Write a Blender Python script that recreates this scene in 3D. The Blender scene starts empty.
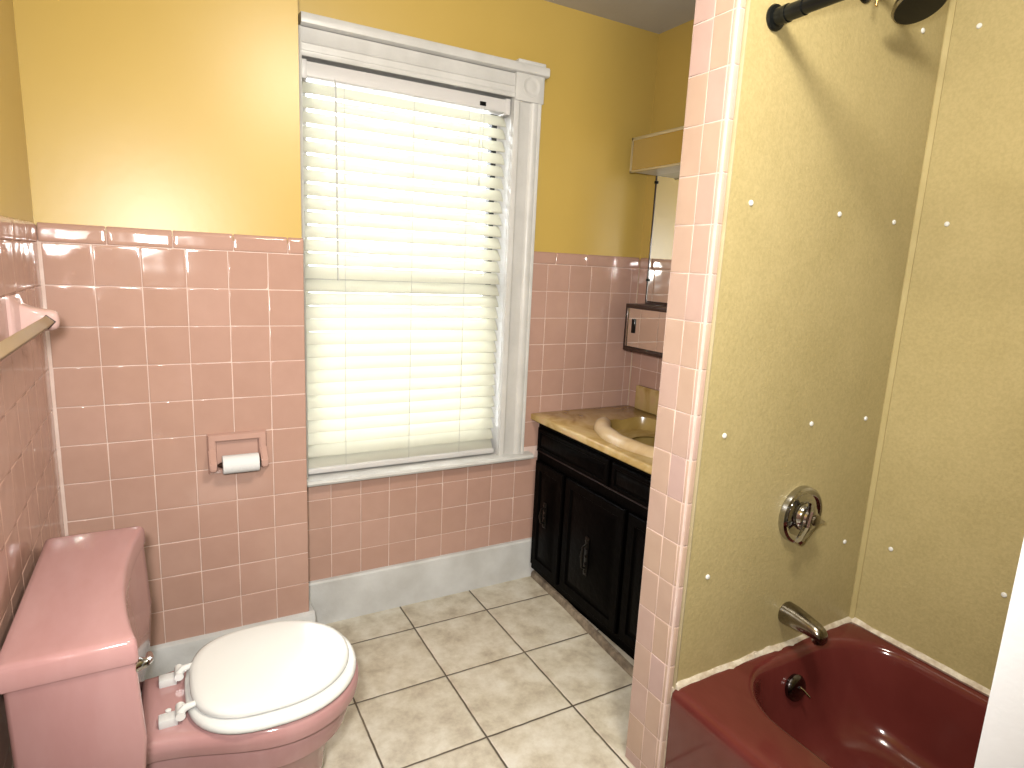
import bpy, bmesh, math, random
from mathutils import Vector, Matrix

S = bpy.context.scene
COL = S.collection
PI = math.pi
T = 0.1095                      # ceramic wall tile pitch
random.seed(4)

# ------------------------------------------------------------------ materials
def new_mat(name):
    m = bpy.data.materials.new(name); m.use_nodes = True
    nt = m.node_tree
    return m, nt, nt.nodes['Principled BSDF']

def N(nt, typ, **kw):
    n = nt.nodes.new(typ)
    for k, v in kw.items():
        if k in n.inputs: n.inputs[k].default_value = v
        else: setattr(n, k, v)
    return n

def objco(nt): return nt.nodes.new('ShaderNodeTexCoord').outputs['Object']

def ramp(nt, src, stops):
    r = nt.nodes.new('ShaderNodeValToRGB')
    e = r.color_ramp.elements
    while len(e) < len(stops): e.new(.5)
    for i, (p, c) in enumerate(stops):
        e[i].position = p; e[i].color = (*c, 1)
    nt.links.new(src, r.inputs['Fac'])
    return r.outputs['Color']

def bump(nt, bs, src, dist, strength=1.0):
    b = N(nt, 'ShaderNodeBump', Strength=strength, Distance=dist)
    nt.links.new(src, b.inputs['Height']); nt.links.new(b.outputs['Normal'], bs.inputs['Normal'])

def noise(nt, scale, detail=3, rough=.55, co=None):
    n = N(nt, 'ShaderNodeTexNoise', Scale=scale, Detail=detail, Roughness=rough)
    nt.links.new(co or objco(nt), n.inputs['Vector'])
    return n.outputs['Fac']

def simple(name, col, rough=.5, metal=0, spec=.5, var=None, vscale=8, bumpd=0, bscale=60, coat=0):
    m, nt, bs = new_mat(name)
    bs.inputs['Base Color'].default_value = (*col, 1)
    bs.inputs['Roughness'].default_value = rough
    bs.inputs['Metallic'].default_value = metal
    bs.inputs['Specular IOR Level'].default_value = spec
    bs.inputs['Coat Weight'].default_value = coat
    if coat: bs.inputs['Coat Roughness'].default_value = .06
    if var:
        c = ramp(nt, noise(nt, vscale, 5), [(.32, var), (.68, col)])
        nt.links.new(c, bs.inputs['Base Color'])
    if bumpd: bump(nt, bs, noise(nt, bscale, 3), bumpd)
    return m

M = {}
M['yellow'] = simple('yellow_wall_paint', (.635, .435, .108), .35, spec=.6, var=(.605, .41, .098), vscale=2.2, bumpd=.00025, bscale=38)
M['ceiling'] = simple('ceiling_paint', (.62, .57, .50), .8, var=(.57, .52, .45), vscale=3, bumpd=.001)
M['white'] = simple('white_gloss_paint', (.74, .72, .68), .32, var=(.64, .62, .58), vscale=9, bumpd=.0008, bscale=50)
M['baseboard'] = simple('worn_white_paint', (.76, .76, .74), .45, var=(.60, .59, .56), vscale=7, bumpd=.002, bscale=35)
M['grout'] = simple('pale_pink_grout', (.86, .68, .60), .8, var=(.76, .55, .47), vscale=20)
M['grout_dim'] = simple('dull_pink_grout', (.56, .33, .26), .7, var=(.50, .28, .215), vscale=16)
M['caulk'] = simple('cream_caulk', (.80, .72, .58), .6, var=(.52, .42, .30), vscale=45, bumpd=.003, bscale=90)
M['porcelain_white'] = simple('white_plastic_seat', (.86, .86, .82), .18, spec=.5)
M['hinge'] = simple('white_hinge_plastic', (.74, .74, .72), .3)
M['black_metal'] = simple('dark_bronze_metal', (.012, .014, .014), .28, metal=.6)
M['chrome'] = simple('chrome', (.46, .46, .46), .09, metal=1)
M['chrome_dull'] = simple('aged_chrome', (.30, .28, .24), .2, metal=1, var=(.20, .18, .15), vscale=40)
M['dark_trim'] = simple('dark_wood_trim', (.035, .016, .010), .3)
M['alu'] = simple('aluminium_frame', (.62, .58, .48), .3, metal=.8)
M['mirror'] = simple('mirror_glass', (.86, .88, .84), .015, metal=1)
M['amber_mirror'] = simple('amber_tinted_mirror', (.50, .42, .24), .03, metal=1)
M['black'] = simple('black_plastic', (.004, .004, .004), .3, spec=.25)
M['dark_chrome'] = simple('dark_overflow_chrome', (.13, .12, .12), .2, metal=1)  # darker chrome for the tub overflow plate
M['vanity'] = simple('black_stained_wood', (.0007, .0005, .0005), .45, spec=.04, var=(.0008, .0006, .0006), vscale=25, bumpd=.002, bscale=30)
M['rail'] = simple('red_rail_highlight', (.014, .005, .004), .35, spec=.2)  # reddish highlight along the drawer rail, put into the moulding's colour
M['brass_dark'] = simple('antique_pull_metal', (.03, .028, .025), .3, metal=.9)
M['brass'] = simple('brass', (.6, .4, .15), .3, metal=1)
M['paper'] = simple('white_tissue_paper', (.84, .83, .81), .9, bumpd=.001, bscale=120)
M['wood_trim'] = simple('dirty_wood_moulding', (.36, .29, .21), .6, var=(.13, .095, .065), vscale=28, bumpd=.004, bscale=60)
M['screwcap'] = simple('white_screw_cap', (.84, .83, .78), .35)
M['bar'] = simple('tan_plastic_bar', (.34, .235, .13), .45)
M['hall'] = simple('hall_paint', (.5, .45, .38), .8, var=(.46, .41, .34), vscale=3)
M['cord'] = simple('white_cord', (.62, .60, .55), .7)
M['headrail'] = simple('white_enamel_headrail', (.72, .69, .66), .35)
M['dark_frame'] = simple('dark_storm_frame', (.012, .012, .014), .5)
M['door'] = simple('white_door_paint', (.86, .87, .88), .4, var=(.80, .81, .82), vscale=6, bumpd=.0006, bscale=40)

def tile_mat(name, col, col2, rough=.1, spec=.5):
    m, nt, bs = new_mat(name)
    at = nt.nodes.new('ShaderNodeAttribute'); at.attribute_name = 'tile_var'
    a = ramp(nt, at.outputs['Fac'], [(0, col2), (1, col)])
    n = noise(nt, 14, 4)
    mx = N(nt, 'ShaderNodeMix', data_type='RGBA', blend_type='MULTIPLY'); mx.inputs[0].default_value = .35
    nt.links.new(a, mx.inputs[6])
    nt.links.new(ramp(nt, n, [(.25, (.80, .76, .74)), (.75, (1, 1, 1))]), mx.inputs[7])
    nt.links.new(mx.outputs[2], bs.inputs['Base Color'])
    bs.inputs['Roughness'].default_value = rough
    bs.inputs['Specular IOR Level'].default_value = spec
    bump(nt, bs, noise(nt, 11, 1), .004, .7)
    return m
M['tile'] = tile_mat('pink_ceramic_tile', (.59, .365, .29), (.55, .335, .26), .09)
M['tile_pier'] = tile_mat('bright_pink_ceramic_tile', (.55, .385, .345), (.545, .385, .29), .22, .2)
M['pinkfix'] = simple('pink_ceramic_fixture', (.60, .37, .30), .12, var=(.55, .33, .265), vscale=8)
M['pinkbar'] = simple('light_pink_ceramic', (.70, .46, .42), .12, var=(.65, .42, .37), vscale=8)

def porcelain(name, c1, c2, rough=.13, sc=3.5):
    m, nt, bs = new_mat(name)
    co = objco(nt); mp = N(nt, 'ShaderNodeMapping'); mp.inputs['Scale'].default_value = (3.2, 1, 1)
    nt.links.new(co, mp.inputs['Vector'])
    nt.links.new(ramp(nt, noise(nt, sc, 4, .6, mp.outputs['Vector']), [(.3, c2), (.7, c1)]), bs.inputs['Base Color'])
    bs.inputs['Roughness'].default_value = rough
    return m
M['toilet'] = porcelain('pink_vitreous_china', (.55, .315, .305), (.49, .26, .25))
M['tub'] = porcelain('burgundy_enamel', (.14, .028, .023), (.115, .021, .017), .12, 5)

def floor_mat():
    m, nt, bs = new_mat('beige_floor_tile')
    P, FX, FY = .3023, 1.0314, -.1816
    co = objco(nt)
    wob = noise(nt, 18, 2, .5, co)
    sep = nt.nodes.new('ShaderNodeSeparateXYZ'); nt.links.new(co, sep.inputs[0])
    def MA(op, a, b=None):
        n = nt.nodes.new('ShaderNodeMath'); n.operation = op
        for i, v in enumerate((a, b)):
            if v is None: continue
            if isinstance(v, (int, float)): n.inputs[i].default_value = v
            else: nt.links.new(v, n.inputs[i])
        return n.outputs[0]
    w2 = MA('MULTIPLY', MA('SUBTRACT', wob, .5), .004)
    def line(src, off):
        u = MA('ADD', MA('DIVIDE', MA('ADD', MA('SUBTRACT', src, off), w2), P), 40.0)
        f = MA('FRACT', u)
        return MA('MINIMUM', f, MA('SUBTRACT', 1.0, f)), MA('FLOOR', u)
    dx, ix = line(sep.outputs['X'], FX); dy, iy = line(sep.outputs['Y'], FY)
    d = MA('MULTIPLY', MA('MINIMUM', dx, dy), P)
    cv = nt.nodes.new('ShaderNodeCombineXYZ'); nt.links.new(ix, cv.inputs[0]); nt.links.new(iy, cv.inputs[1])
    wn = nt.nodes.new('ShaderNodeTexWhiteNoise'); nt.links.new(cv.outputs[0], wn.inputs['Vector'])
    ad = N(nt, 'ShaderNodeVectorMath', operation='ADD')
    sc = N(nt, 'ShaderNodeVectorMath', operation='SCALE'); sc.inputs['Scale'].default_value = 7
    nt.links.new(wn.outputs['Color'], sc.inputs[0]); nt.links.new(co, ad.inputs[0]); nt.links.new(sc.outputs[0], ad.inputs[1])
    c = ramp(nt, noise(nt, 11, 8, .68, ad.outputs[0]), [(.28, (.44, .36, .26)), (.46, (.64, .57, .44)), (.6, (.76, .70, .58)), (.75, (.84, .80, .70))])
    # grime drawn out along some joints
    gm = N(nt, 'ShaderNodeMapRange'); gm.inputs['From Min'].default_value = .0022; gm.inputs['From Max'].default_value = .0036
    nt.links.new(d, gm.inputs['Value'])
    gc = ramp(nt, noise(nt, 7, 4, .6, co), [(.35, (.07, .05, .03)), (.55, (.13, .10, .065)), (.75, (.30, .24, .16))])
    mx = N(nt, 'ShaderNodeMix', data_type='RGBA')
    nt.links.new(gm.outputs[0], mx.inputs[0]); nt.links.new(gc, mx.inputs[6]); nt.links.new(c, mx.inputs[7])
    nt.links.new(mx.outputs[2], bs.inputs['Base Color'])
    bs.inputs['Roughness'].default_value = .36
    hh = N(nt, 'ShaderNodeMapRange'); hh.inputs['From Min'].default_value = .001; hh.inputs['From Max'].default_value = .006
    nt.links.new(d, hh.inputs['Value'])
    h = MA('ADD', hh.outputs[0], MA('MULTIPLY', noise(nt, 30, 4, .6, co), .35))
    bump(nt, bs, h, .002, .8)
    return m
M['floor'] = floor_mat()

def panel_mat():
    m, nt, bs = new_mat('tan_surround_panel')
    c = ramp(nt, noise(nt, 4, 6, .6), [(.3, (.465, .375, .175)), (.7, (.53, .43, .21))])
    sp = ramp(nt, noise(nt, 130, 2), [(.35, (.90, .90, .88)), (.65, (1, 1, 1))])
    mx = N(nt, 'ShaderNodeMix', data_type='RGBA', blend_type='MULTIPLY'); mx.inputs[0].default_value = 1
    nt.links.new(c, mx.inputs[6]); nt.links.new(sp, mx.inputs[7])
    nt.links.new(mx.outputs[2], bs.inputs['Base Color'])
    bs.inputs['Roughness'].default_value = .36; bs.inputs['Specular IOR Level'].default_value = .35
    bump(nt, bs, noise(nt, 110, 2), .0012, .7)
    return m
M['panel'] = panel_mat()
M['panel_trim'] = simple('cream_panel_trim', (.52, .44, .27), .5, var=(.45, .37, .21), vscale=12)
M['corner_trim'] = simple('tan_corner_trim', (.53, .435, .21), .4, var=(.48, .385, .17), vscale=12)

def marble_mat(name, stops):
    m, nt, bs = new_mat(name)
    co = objco(nt)
    w = N(nt, 'ShaderNodeTexNoise', Scale=5.0, Detail=6.0, Distortion=1.6); nt.links.new(co, w.inputs['Vector'])
    c = ramp(nt, w.outputs['Fac'], stops)
    nt.links.new(c, bs.inputs['Base Color'])
    bs.inputs['Roughness'].default_value = .16
    return m
M['marble'] = marble_mat('golden_cultured_marble', [(.3, (.36, .215, .06)), (.43, (.52, .34, .115)), (.56, (.62, .44, .19)), (.72, (.62, .37, .20))])
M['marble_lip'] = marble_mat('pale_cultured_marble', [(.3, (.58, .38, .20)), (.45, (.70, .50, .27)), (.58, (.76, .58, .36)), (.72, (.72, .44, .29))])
M['marble_shaded'] = marble_mat('shaded_golden_cultured_marble', [(.3, (.28, .17, .045)), (.5, (.36, .235, .07)), (.7, (.44, .30, .11))])  # darker copy of the counter marble; shade inside the bowl put into the colour

def slat_mat():
    m, nt, bs = new_mat('white_blind_slat')
    bs.inputs['Base Color'].default_value = (.66, .64, .55, 1); bs.inputs['Roughness'].default_value = .35
    tr = N(nt, 'ShaderNodeBsdfTranslucent'); tr.inputs['Color'].default_value = (.88, .86, .74, 1)
    mx = N(nt, 'ShaderNodeMixShader'); mx.inputs[0].default_value = .42
    nt.links.new(bs.outputs[0], mx.inputs[1]); nt.links.new(tr.outputs[0], mx.inputs[2])
    nt.links.new(mx.outputs[0], nt.nodes['Material Output'].inputs['Surface'])
    return m
M['slat'] = slat_mat()

def glass_mat():
    m, nt, bs = new_mat('window_glass')
    tr = N(nt, 'ShaderNodeBsdfTransparent'); tr.inputs['Color'].default_value = (.96, .97, .97, 1)
    gl = N(nt, 'ShaderNodeBsdfGlossy'); gl.inputs['Roughness'].default_value = .02
    fr = N(nt, 'ShaderNodeFresnel', IOR=1.45); mx = N(nt, 'ShaderNodeMixShader')
    nt.links.new(fr.outputs[0], mx.inputs[0]); nt.links.new(tr.outputs[0], mx.inputs[1]); nt.links.new(gl.outputs[0], mx.inputs[2])
    nt.links.new(mx.outputs[0], nt.nodes['Material Output'].inputs['Surface'])
    return m
M['glass'] = glass_mat()

# ------------------------------------------------------------------ mesh helpers
def add_box(bm, x0, x1, y0, y1, z0, z1, bev=0, seg=2):
    if x0 > x1: x0, x1 = x1, x0
    if y0 > y1: y0, y1 = y1, y0
    if z0 > z1: z0, z1 = z1, z0
    v = [bm.verts.new(p) for p in ((x0,y0,z0),(x1,y0,z0),(x1,y1,z0),(x0,y1,z0),(x0,y0,z1),(x1,y0,z1),(x1,y1,z1),(x0,y1,z1))]
    fs = [bm.faces.new([v[i] for i in f]) for f in ((0,3,2,1),(4,5,6,7),(0,1,5,4),(1,2,6,5),(2,3,7,6),(3,0,4,7))]
    if bev:
        es = list({e for f in fs for e in f.edges})
        bmesh.ops.bevel(bm, geom=es, offset=bev, segments=seg, affect='EDGES', profile=.5)
    return v

def frame_for(d):
    d = Vector(d).normalized()
    a = Vector((0,0,1)) if abs(d.z) < .9 else Vector((1,0,0))
    u = d.cross(a).normalized(); return u, d.cross(u).normalized()

def add_loft(bm, rings, cap=True, closed=False):
    vs = [[bm.verts.new(p) for p in r] for r in rings]
    n = len(vs[0]); m = len(vs)
    for i in range(m if closed else m-1):
        a, b = vs[i], vs[(i+1) % m]
        for j in range(n):
            bm.faces.new((a[j], a[(j+1)%n], b[(j+1)%n], b[j]))
    if cap and not closed:
        bm.faces.new(list(reversed(vs[0]))); bm.faces.new(vs[-1])
    return vs

def add_tube(bm, pts, r, n=12, cap=True, closed=False):
    pts = [Vector(p) for p in pts]
    rr = r if isinstance(r, (list, tuple)) else [r]*len(pts)
    rings = []; u = None
    for i, p in enumerate(pts):
        if closed: d = pts[(i+1)%len(pts)] - pts[i-1]
        else: d = pts[min(i+1, len(pts)-1)] - pts[max(i-1, 0)]
        d.normalize()
        if u is None: u, w = frame_for(d)
        else:
            u = (u - d*u.dot(d)).normalized(); w = d.cross(u).normalized()
        rings.append([p + (u*math.cos(2*PI*k/n) + w*math.sin(2*PI*k/n))*rr[i] for k in range(n)])
    return add_loft(bm, rings, cap, closed)

def add_lathe(bm, origin, axis, prof, n=32):
    """prof: (distance along axis, radius)"""
    o = Vector(origin); a = Vector(axis).normalized(); u, w = frame_for(a)
    rings = [[o + a*t + (u*math.cos(2*PI*k/n) + w*math.sin(2*PI*k/n))*max(r, 1e-4) for k in range(n)] for t, r in prof]
    return add_loft(bm, rings)

def add_extrude(bm, prof, axis, a0, a1):
    """prof: list of 2D points in the plane normal to axis (0: (y,z), 1: (x,z), 2: (x,y))"""
    def P(p, a):
        if axis == 0: return (a, p[0], p[1])
        if axis == 1: return (p[0], a, p[1])
        return (p[0], p[1], a)
    return add_loft(bm, [[P(p, a0) for p in prof], [P(p, a1) for p in prof]])

def rrect(cx, cy, a, b, r, M_=8, K=4):
    """rounded rectangle outline, matching point counts for lofting"""
    out = []
    cs = [(1,1,0),(-1,1,90),(-1,-1,180),(1,-1,270)]
    for i, (sx, sy, a0) in enumerate(cs):
        for k in range(M_+1):
            t = math.radians(a0 + 90*k/M_)
            out.append((cx+sx*(a-r)+r*math.cos(t), cy+sy*(b-r)+r*math.sin(t)))
        nx = cs[(i+1)%4]
        p = out[-1]; t = math.radians(nx[2]); q = (cx+nx[0]*(a-r)+r*math.cos(t), cy+nx[1]*(b-r)+r*math.sin(t))
        for k in range(1, K):
            out.append((p[0]+(q[0]-p[0])*k/K, p[1]+(q[1]-p[1])*k/K))
    return out

def smooth(me, ang=35):
    me.polygons.foreach_set('use_smooth', [True]*len(me.polygons))
    try: me.set_sharp_from_angle(angle=math.radians(ang))
    except Exception: pass

def obj(name, bm, mat, parent=None, base=(0,0,0), ang=35, recalc=True):
    if recalc: bmesh.ops.recalc_face_normals(bm, faces=bm.faces[:])
    me = bpy.data.meshes.new(name)
    bmesh.ops.translate(bm, verts=bm.verts[:], vec=-Vector(base))
    bm.to_mesh(me); bm.free()
    smooth(me, ang)
    if mat: me.materials.append(M[mat])
    o = bpy.data.objects.new(name, me); COL.objects.link(o)
    if parent: o.parent = parent
    else: o.location = base
    return o

def thing(name, label, cat, loc, group=None):
    o = bpy.data.objects.new(name, None); COL.objects.link(o)
    o.location = loc; o.empty_display_size = .05
    o['label'] = label; o['category'] = cat
    if group: o['group'] = group
    return o

def tag(o, label, cat, group=None):
    o['label'] = label; o['category'] = cat
    if group: o['group'] = group
    return o

def struct(name, bm, mat, label=None, cat=None, parent=None, **kw):
    o = obj(name, bm, mat, parent, **kw)
    if parent is None:
        o['kind'] = 'structure'
        if label: o['label'] = label
        if cat: o['category'] = cat
    return o
B = bmesh.new

# ------------------------------------------------------------------ tiling
def tile_surface(bm, O, U, V, Nn, cells, h=.0014, gap=.0009, tilt=.0006, lay=None):
    O, U, V, Nn = Vector(O), Vector(U), Vector(V), Vector(Nn)
    for (u0, u1, v0, v1) in cells:
        if u1-u0 < .006 or v1-v0 < .006: continue
        u0 += gap; u1 -= gap; v0 += gap; v1 -= gap
        tu, tv = random.uniform(-tilt, tilt), random.uniform(-tilt, tilt)
        var = random.random()
        uc, vc = (u0+u1)/2, (v0+v1)/2
        rings = []
        for ins, hh in ((0, -.003), (.0002, h*.55), (.0008, h*.9), (.0018, h), (.0060, h)):
            i = min(ins, (u1-u0)*.3, (v1-v0)*.3)
            ring = []
            for (a, b) in ((u0+i, v0+i), (u1-i, v0+i), (u1-i, v1-i), (u0+i, v1-i)):
                z = hh + (tu*(a-uc)/.05 + tv*(b-vc)/.05 if hh > 0 else 0) - h
                ring.append(bm.verts.new(O + U*a + V*b + Nn*z))
            rings.append(ring)
        fs = []
        for r0, r1 in zip(rings, rings[1:]):
            for k in range(4):
                fs.append(bm.faces.new((r0[k], r0[(k+1)%4], r1[(k+1)%4], r1[k])))
        fs.append(bm.faces.new(rings[-1]))
        if lay is not None:
            for f in fs:
                for l in f.loops: l[lay] = (var, var, var, 1)

def grid_cells(ulines, vlines, keep=None):
    out = []
    for u0, u1 in zip(ulines, ulines[1:]):
        for v0, v1 in zip(vlines, vlines[1:]):
            if keep is None: out.append((u0, u1, v0, v1))
            else: out += keep(u0, u1, v0, v1)
    return out

def lines(lo, hi, off, step=T):
    k = math.ceil((lo-off)/step + 1e-6)
    l = [lo]
    while off+k*step < hi-1e-4:
        l.append(off+k*step); k += 1
    return l+[hi]

def tile_obj(name, O, U, V, Nn, cells, mat='tile', parent=None, **kw):
    bm = B(); lay = bm.loops.layers.color.new('tile_var')
    tile_surface(bm, O, U, V, Nn, cells, lay=lay, **kw)
    return obj(name, bm, mat, parent, ang=80, recalc=False)

def cap_row(name, O, U, V, Nn, ulines, hgt, mat='tile', parent=None):
    """bullnose cap tiles: flat face, rounded top returning to the wall"""
    O, U, V, Nn = Vector(O), Vector(U), Vector(V), Vector(Nn)
    bm = B(); lay = bm.loops.layers.color.new('tile_var')
    r = .013
    for u0, u1 in zip(ulines, ulines[1:]):
        if u1-u0 < .004: continue
        a, b = u0+.0009, u1-.0009
        var = random.random()
        prof = [(-.008, .0010), (-.0010, .0010), (.0012, .0022), (.002, .005), (.002, .012), (.0021, hgt-r-.006), (.002, hgt-r)]
        for k in range(1, 7):
            t = PI/2*k/6
            prof.append((.002-r+r*math.cos(t), hgt-r+r*math.sin(t)))
        prof.append((-.014, hgt))
        secs = []
        for uu, ins in ((a, .0016), (a+.0012, .0004), (a+.003, 0), (a+.012, 0), (b-.012, 0), (b-.003, 0), (b-.0012, .0004), (b, .0016)):
            secs.append([bm.verts.new(O + U*uu + V*(v - (ins if v > hgt*.5 else -ins)) + Nn*(n-ins if n > -.005 else n)) for n, v in prof])
        fs = []
        for s0, s1 in zip(secs, secs[1:]):
            for k in range(len(prof)-1):
                fs.append(bm.faces.new((s0[k], s1[k], s1[k+1], s0[k+1])))
        for s in (secs[0], list(reversed(secs[-1]))): fs.append(bm.faces.new(s))
        for f in fs:
            for l in f.loops: l[lay] = (var, var, var, 1)
    return obj(name, bm, mat, parent, ang=60)

# ------------------------------------------------------------------ room constants
RX = 2.124; CH = 2.322; YN = -2.68
YC = -.1565; XE = .658
HY = -1.158                     # face of the tub head-wall panel
# ------------------------------------------------------------------ shell
bm = B(); add_box(bm, -.12, 2.25, -3.9, .2, -.1, 0)
struct('floor', bm, 'floor', 'square beige stone look tiles with dark grout', 'floor')
bm = B(); add_box(bm, -.12, 2.25, -3.9, .2, CH, CH+.1)
struct('ceiling', bm, 'ceiling', 'plain off white painted ceiling', 'ceiling')
WX0, WX1, WZ0, WZ1 = .675, 1.447, .575, 1.962       # window opening
bm = B()
add_box(bm, -.12, WX0, .0045, .16, 0, CH); add_box(bm, WX1, 2.25, .0045, .16, 0, CH)
add_box(bm, WX0, WX1, .0045, .16, 0, WZ0-.03); add_box(bm, WX0, WX1, .0045, .16, WZ1+.02, CH)
wall_back = struct('wall_back', bm, 'yellow', 'yellow painted wall with window above pink tile', 'wall')
bm = B(); add_box(bm, -.12, -.0035, -2.8, .0045, 0, CH)
wall_left = struct('wall_left', bm, 'yellow', 'yellow left wall above pink tile behind toilet tank', 'wall')
bm = B(); add_box(bm, RX+.0045, 2.25, -2.8, .0045, 0, CH)
wall_right = struct('wall_right', bm, 'yellow', 'yellow wall behind mirror cabinet and tub', 'wall')
bm = B()
add_box(bm, -.0035, XE-.004, YC+.0045, .0045, 0, CH)
wall_chase = struct('wall_left_projection', bm, 'yellow', 'boxed out yellow wall section left of window above pink tile', 'wall')
bm = B()
add_box(bm, 1.3548, RX+.0045, -1.146, -1.0218, 0, CH)
wall_wing = struct('wall_partition', bm, 'yellow', 'narrow partition between vanity and bathtub with pink tiled end', 'wall')
DX0, DX1, DH = .42, 1.20, 2.05
bm = B()
add_box(bm, -.12, DX0, YN-.12, YN, 0, CH); add_box(bm, DX1, 2.25, YN-.12, YN, 0, CH); add_box(bm, DX0, DX1, YN-.12, YN, DH, CH)
struct('wall_front', bm, 'yellow', 'yellow wall with doorway behind the camera', 'wall')
bm = B()
add_box(bm, -.12, 2.25, -3.9, -3.8, 0, CH); add_box(bm, -.12, -.05, -3.8, YN-.12, 0, CH); add_box(bm, 2.2, 2.25, -3.8, YN-.12, 0, CH)
struct('wall_hall', bm, 'hall', 'plain beige hallway wall beyond the doorway', 'wall')

# tile cladding ------------------------------------------------------
ZC = 1.3523
def grout_box(name, *a, parent=None, mat='grout'):
    bm = B(); add_box(bm, *a); return obj(name, bm, mat, parent)
GR = .0011                     # grout sits this far behind the tile face
# projection (chase)
grout_box('grout_bed', 0, XE-.002, YC+GR, YC+.0046, .0, ZC+.03, parent=wall_chase)
ul = lines(.001, XE, .0064); vl = lines(.13, ZC, ZC)
tile_obj('wall_tile_cladding', (0, YC, 0), (1,0,0), (0,0,1), (0,-1,0), grid_cells(ul, vl), parent=wall_chase)
cap_row('bullnose_cap_tiles', (0, YC, ZC), (1,0,0), (0,0,1), (0,-1,0), [.001]+[.15+.1555*k for k in range(3)]+[.612, XE+.001], .051, parent=wall_chase)
# left wall
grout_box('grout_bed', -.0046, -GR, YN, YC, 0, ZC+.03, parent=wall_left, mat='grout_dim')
ul = lines(YN, YC-.003, -.585)
tile_obj('wall_tile_cladding', (0, 0, 0), (0,1,0), (0,0,1), (1,0,0), grid_cells(ul, lines(.13, ZC, ZC)), parent=wall_left, h=.0012, tilt=.0002, gap=.0007)
cap_row('bullnose_cap_tiles', (0, 0, ZC), (0,1,0), (0,0,1), (1,0,0), lines(YN, YC-.001, -.30, .1555), .051, parent=wall_left)
# window wall
ZW = .4859+8*T
grout_box('grout_bed', XE-.002, 1.50, GR, .0046, .1, WZ0-.035, parent=wall_back)
grout_box('grout_bed', 1.50, RX, GR, .0046, .1, ZW+.03, parent=wall_back)
ul = lines(XE+.001, 2.122, .7701)
def keep(u0, u1, v0, v1):
    if v0 < WZ0-.035 and v1 > WZ0-.035 and u0 < 1.54: v1 = WZ0-.03
    if v0 >= WZ0-.035:
        if u1 <= 1.5: return []
        if u0 < 1.5: u0 = 1.5
    return [(u0, u1, v0, v1)]
tile_obj('wall_tile_cladding', (0,0,0), (1,0,0), (0,0,1), (0,-1,0), grid_cells(ul, lines(.14, ZW, ZW), keep), parent=wall_back)
cap_row('bullnose_cap_tiles', (0,0,ZW), (1,0,0), (0,0,1), (0,-1,0), [1.50]+lines(1.568, 2.122, 1.682, .1555)[1:], .05, parent=wall_back)
# right wall beside the vanity
grout_box('grout_bed', RX+GR, RX+.0046, -1.0218, 0, .1, ZW+.03, parent=wall_right)
tile_obj('wall_tile_cladding', (RX,0,0), (0,-1,0), (0,0,1), (-1,0,0), grid_cells(lines(.001, 1.02, .062), lines(.1, ZW, ZW)), parent=wall_right)
cap_row('bullnose_cap_tiles', (RX,0,ZW), (0,-1,0), (0,0,1), (-1,0,0), lines(.001, 1.02, .08, .1555), .05, parent=wall_right)
# partition end
PX = 1.3502
Y0, Y1, Y2 = -1.0218, -1.0844, -1.137
bm = B(); add_box(bm, PX+GR, 1.3550, -1.1445, -1.0220, 0, CH); add_box(bm, PX+GR, 1.372, -1.1495, -1.1440, 0, CH)
obj('grout_bed', bm, 'grout', wall_wing)
vl = lines(.001, CH, 1.2411)
tile_obj('wall_tile_cladding', (PX,0,0), (0,-1,0), (0,0,1), (-1,0,0), grid_cells([-Y0, -Y1, -Y2], vl), mat='tile_pier', parent=wall_wing)
bm = B(); lay = bm.loops.layers.color.new('tile_var')
for z0, z1 in zip(vl, vl[1:]):
    r = .012; yf = -1.1515
    prof = [(PX+.006, Y2-.0012), (PX+.0008, Y2-.0012), (PX, Y2-.003)]
    for k in range(0, 7):
        t = PI/2*k/6
        prof.append((PX+r-r*math.cos(t), yf+r-r*math.sin(t)))
    prof += [(1.3690, yf), (1.3696, yf+.002), (1.3696, yf+.006)]
    a, b = z0+.0009, z1-.0009
    secs = []
    for z, ins in ((a, .0016), (a+.0012, .0004), (a+.003, 0), (b-.003, 0), (b-.0012, .0004), (b, .0016)):
        secs.append([bm.verts.new((x+ins*.7, y+ins*.7, z)) for x, y in prof])
    v_ = random.random(); fs = []
    for s0, s1 in zip(secs, secs[1:]):
        for k in range(len(prof)-1): fs.append(bm.faces.new((s0[k], s0[k+1], s1[k+1], s1[k])))
    for f in fs:
        for l in f.loops: l[lay] = (v_, v_, v_, 1)
obj('bullnose_edge_tiles', bm, 'tile_pier', wall_wing, ang=60)

# corner caulk, baseboards ------------------------------------------------
bm = B(); add_extrude(bm, [(-.002, YC-.0025), (.0030, YC+.002), (-.002, YC+.002)], 2, .14, ZC+.03)
struct('trim_1', bm, 'grout', 'white caulk line in the corner beside the toilet', 'trim')
def bb_prof(y, th, top): return [(y+.0036, 0), (y-th, 0), (y-th, top-.02), (y-th+.004, top-.006), (y-.004, top), (y+.0036, top)]
bm = B()
add_extrude(bm, bb_prof(YC, .020, .150), 0, 0, XE+.016)
add_box(bm, XE-.002, XE+.016, YC-.016, -.001, 0, .146)
struct('baseboard_left', bm, 'baseboard', 'white painted baseboard behind the toilet below pink tile', 'baseboard')
bm = B()
add_extrude(bm, [(.0036, 0), (-.018, 0), (-.018, .168), (-.012, .174), (.0036, .176)], 0, XE+.001, 2.12)
struct('baseboard_back', bm, 'baseboard', 'tall worn white baseboard under the window', 'baseboard')
bm = B(); add_extrude(bm, [(-.0036, 0), (.018, 0), (.018, .13), (.006, .145), (-.0036, .145)], 1, YN, YC-.02)
struct('baseboard_wall_left', bm, 'baseboard', 'white baseboard along the wall behind the toilet tank', 'baseboard')

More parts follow.
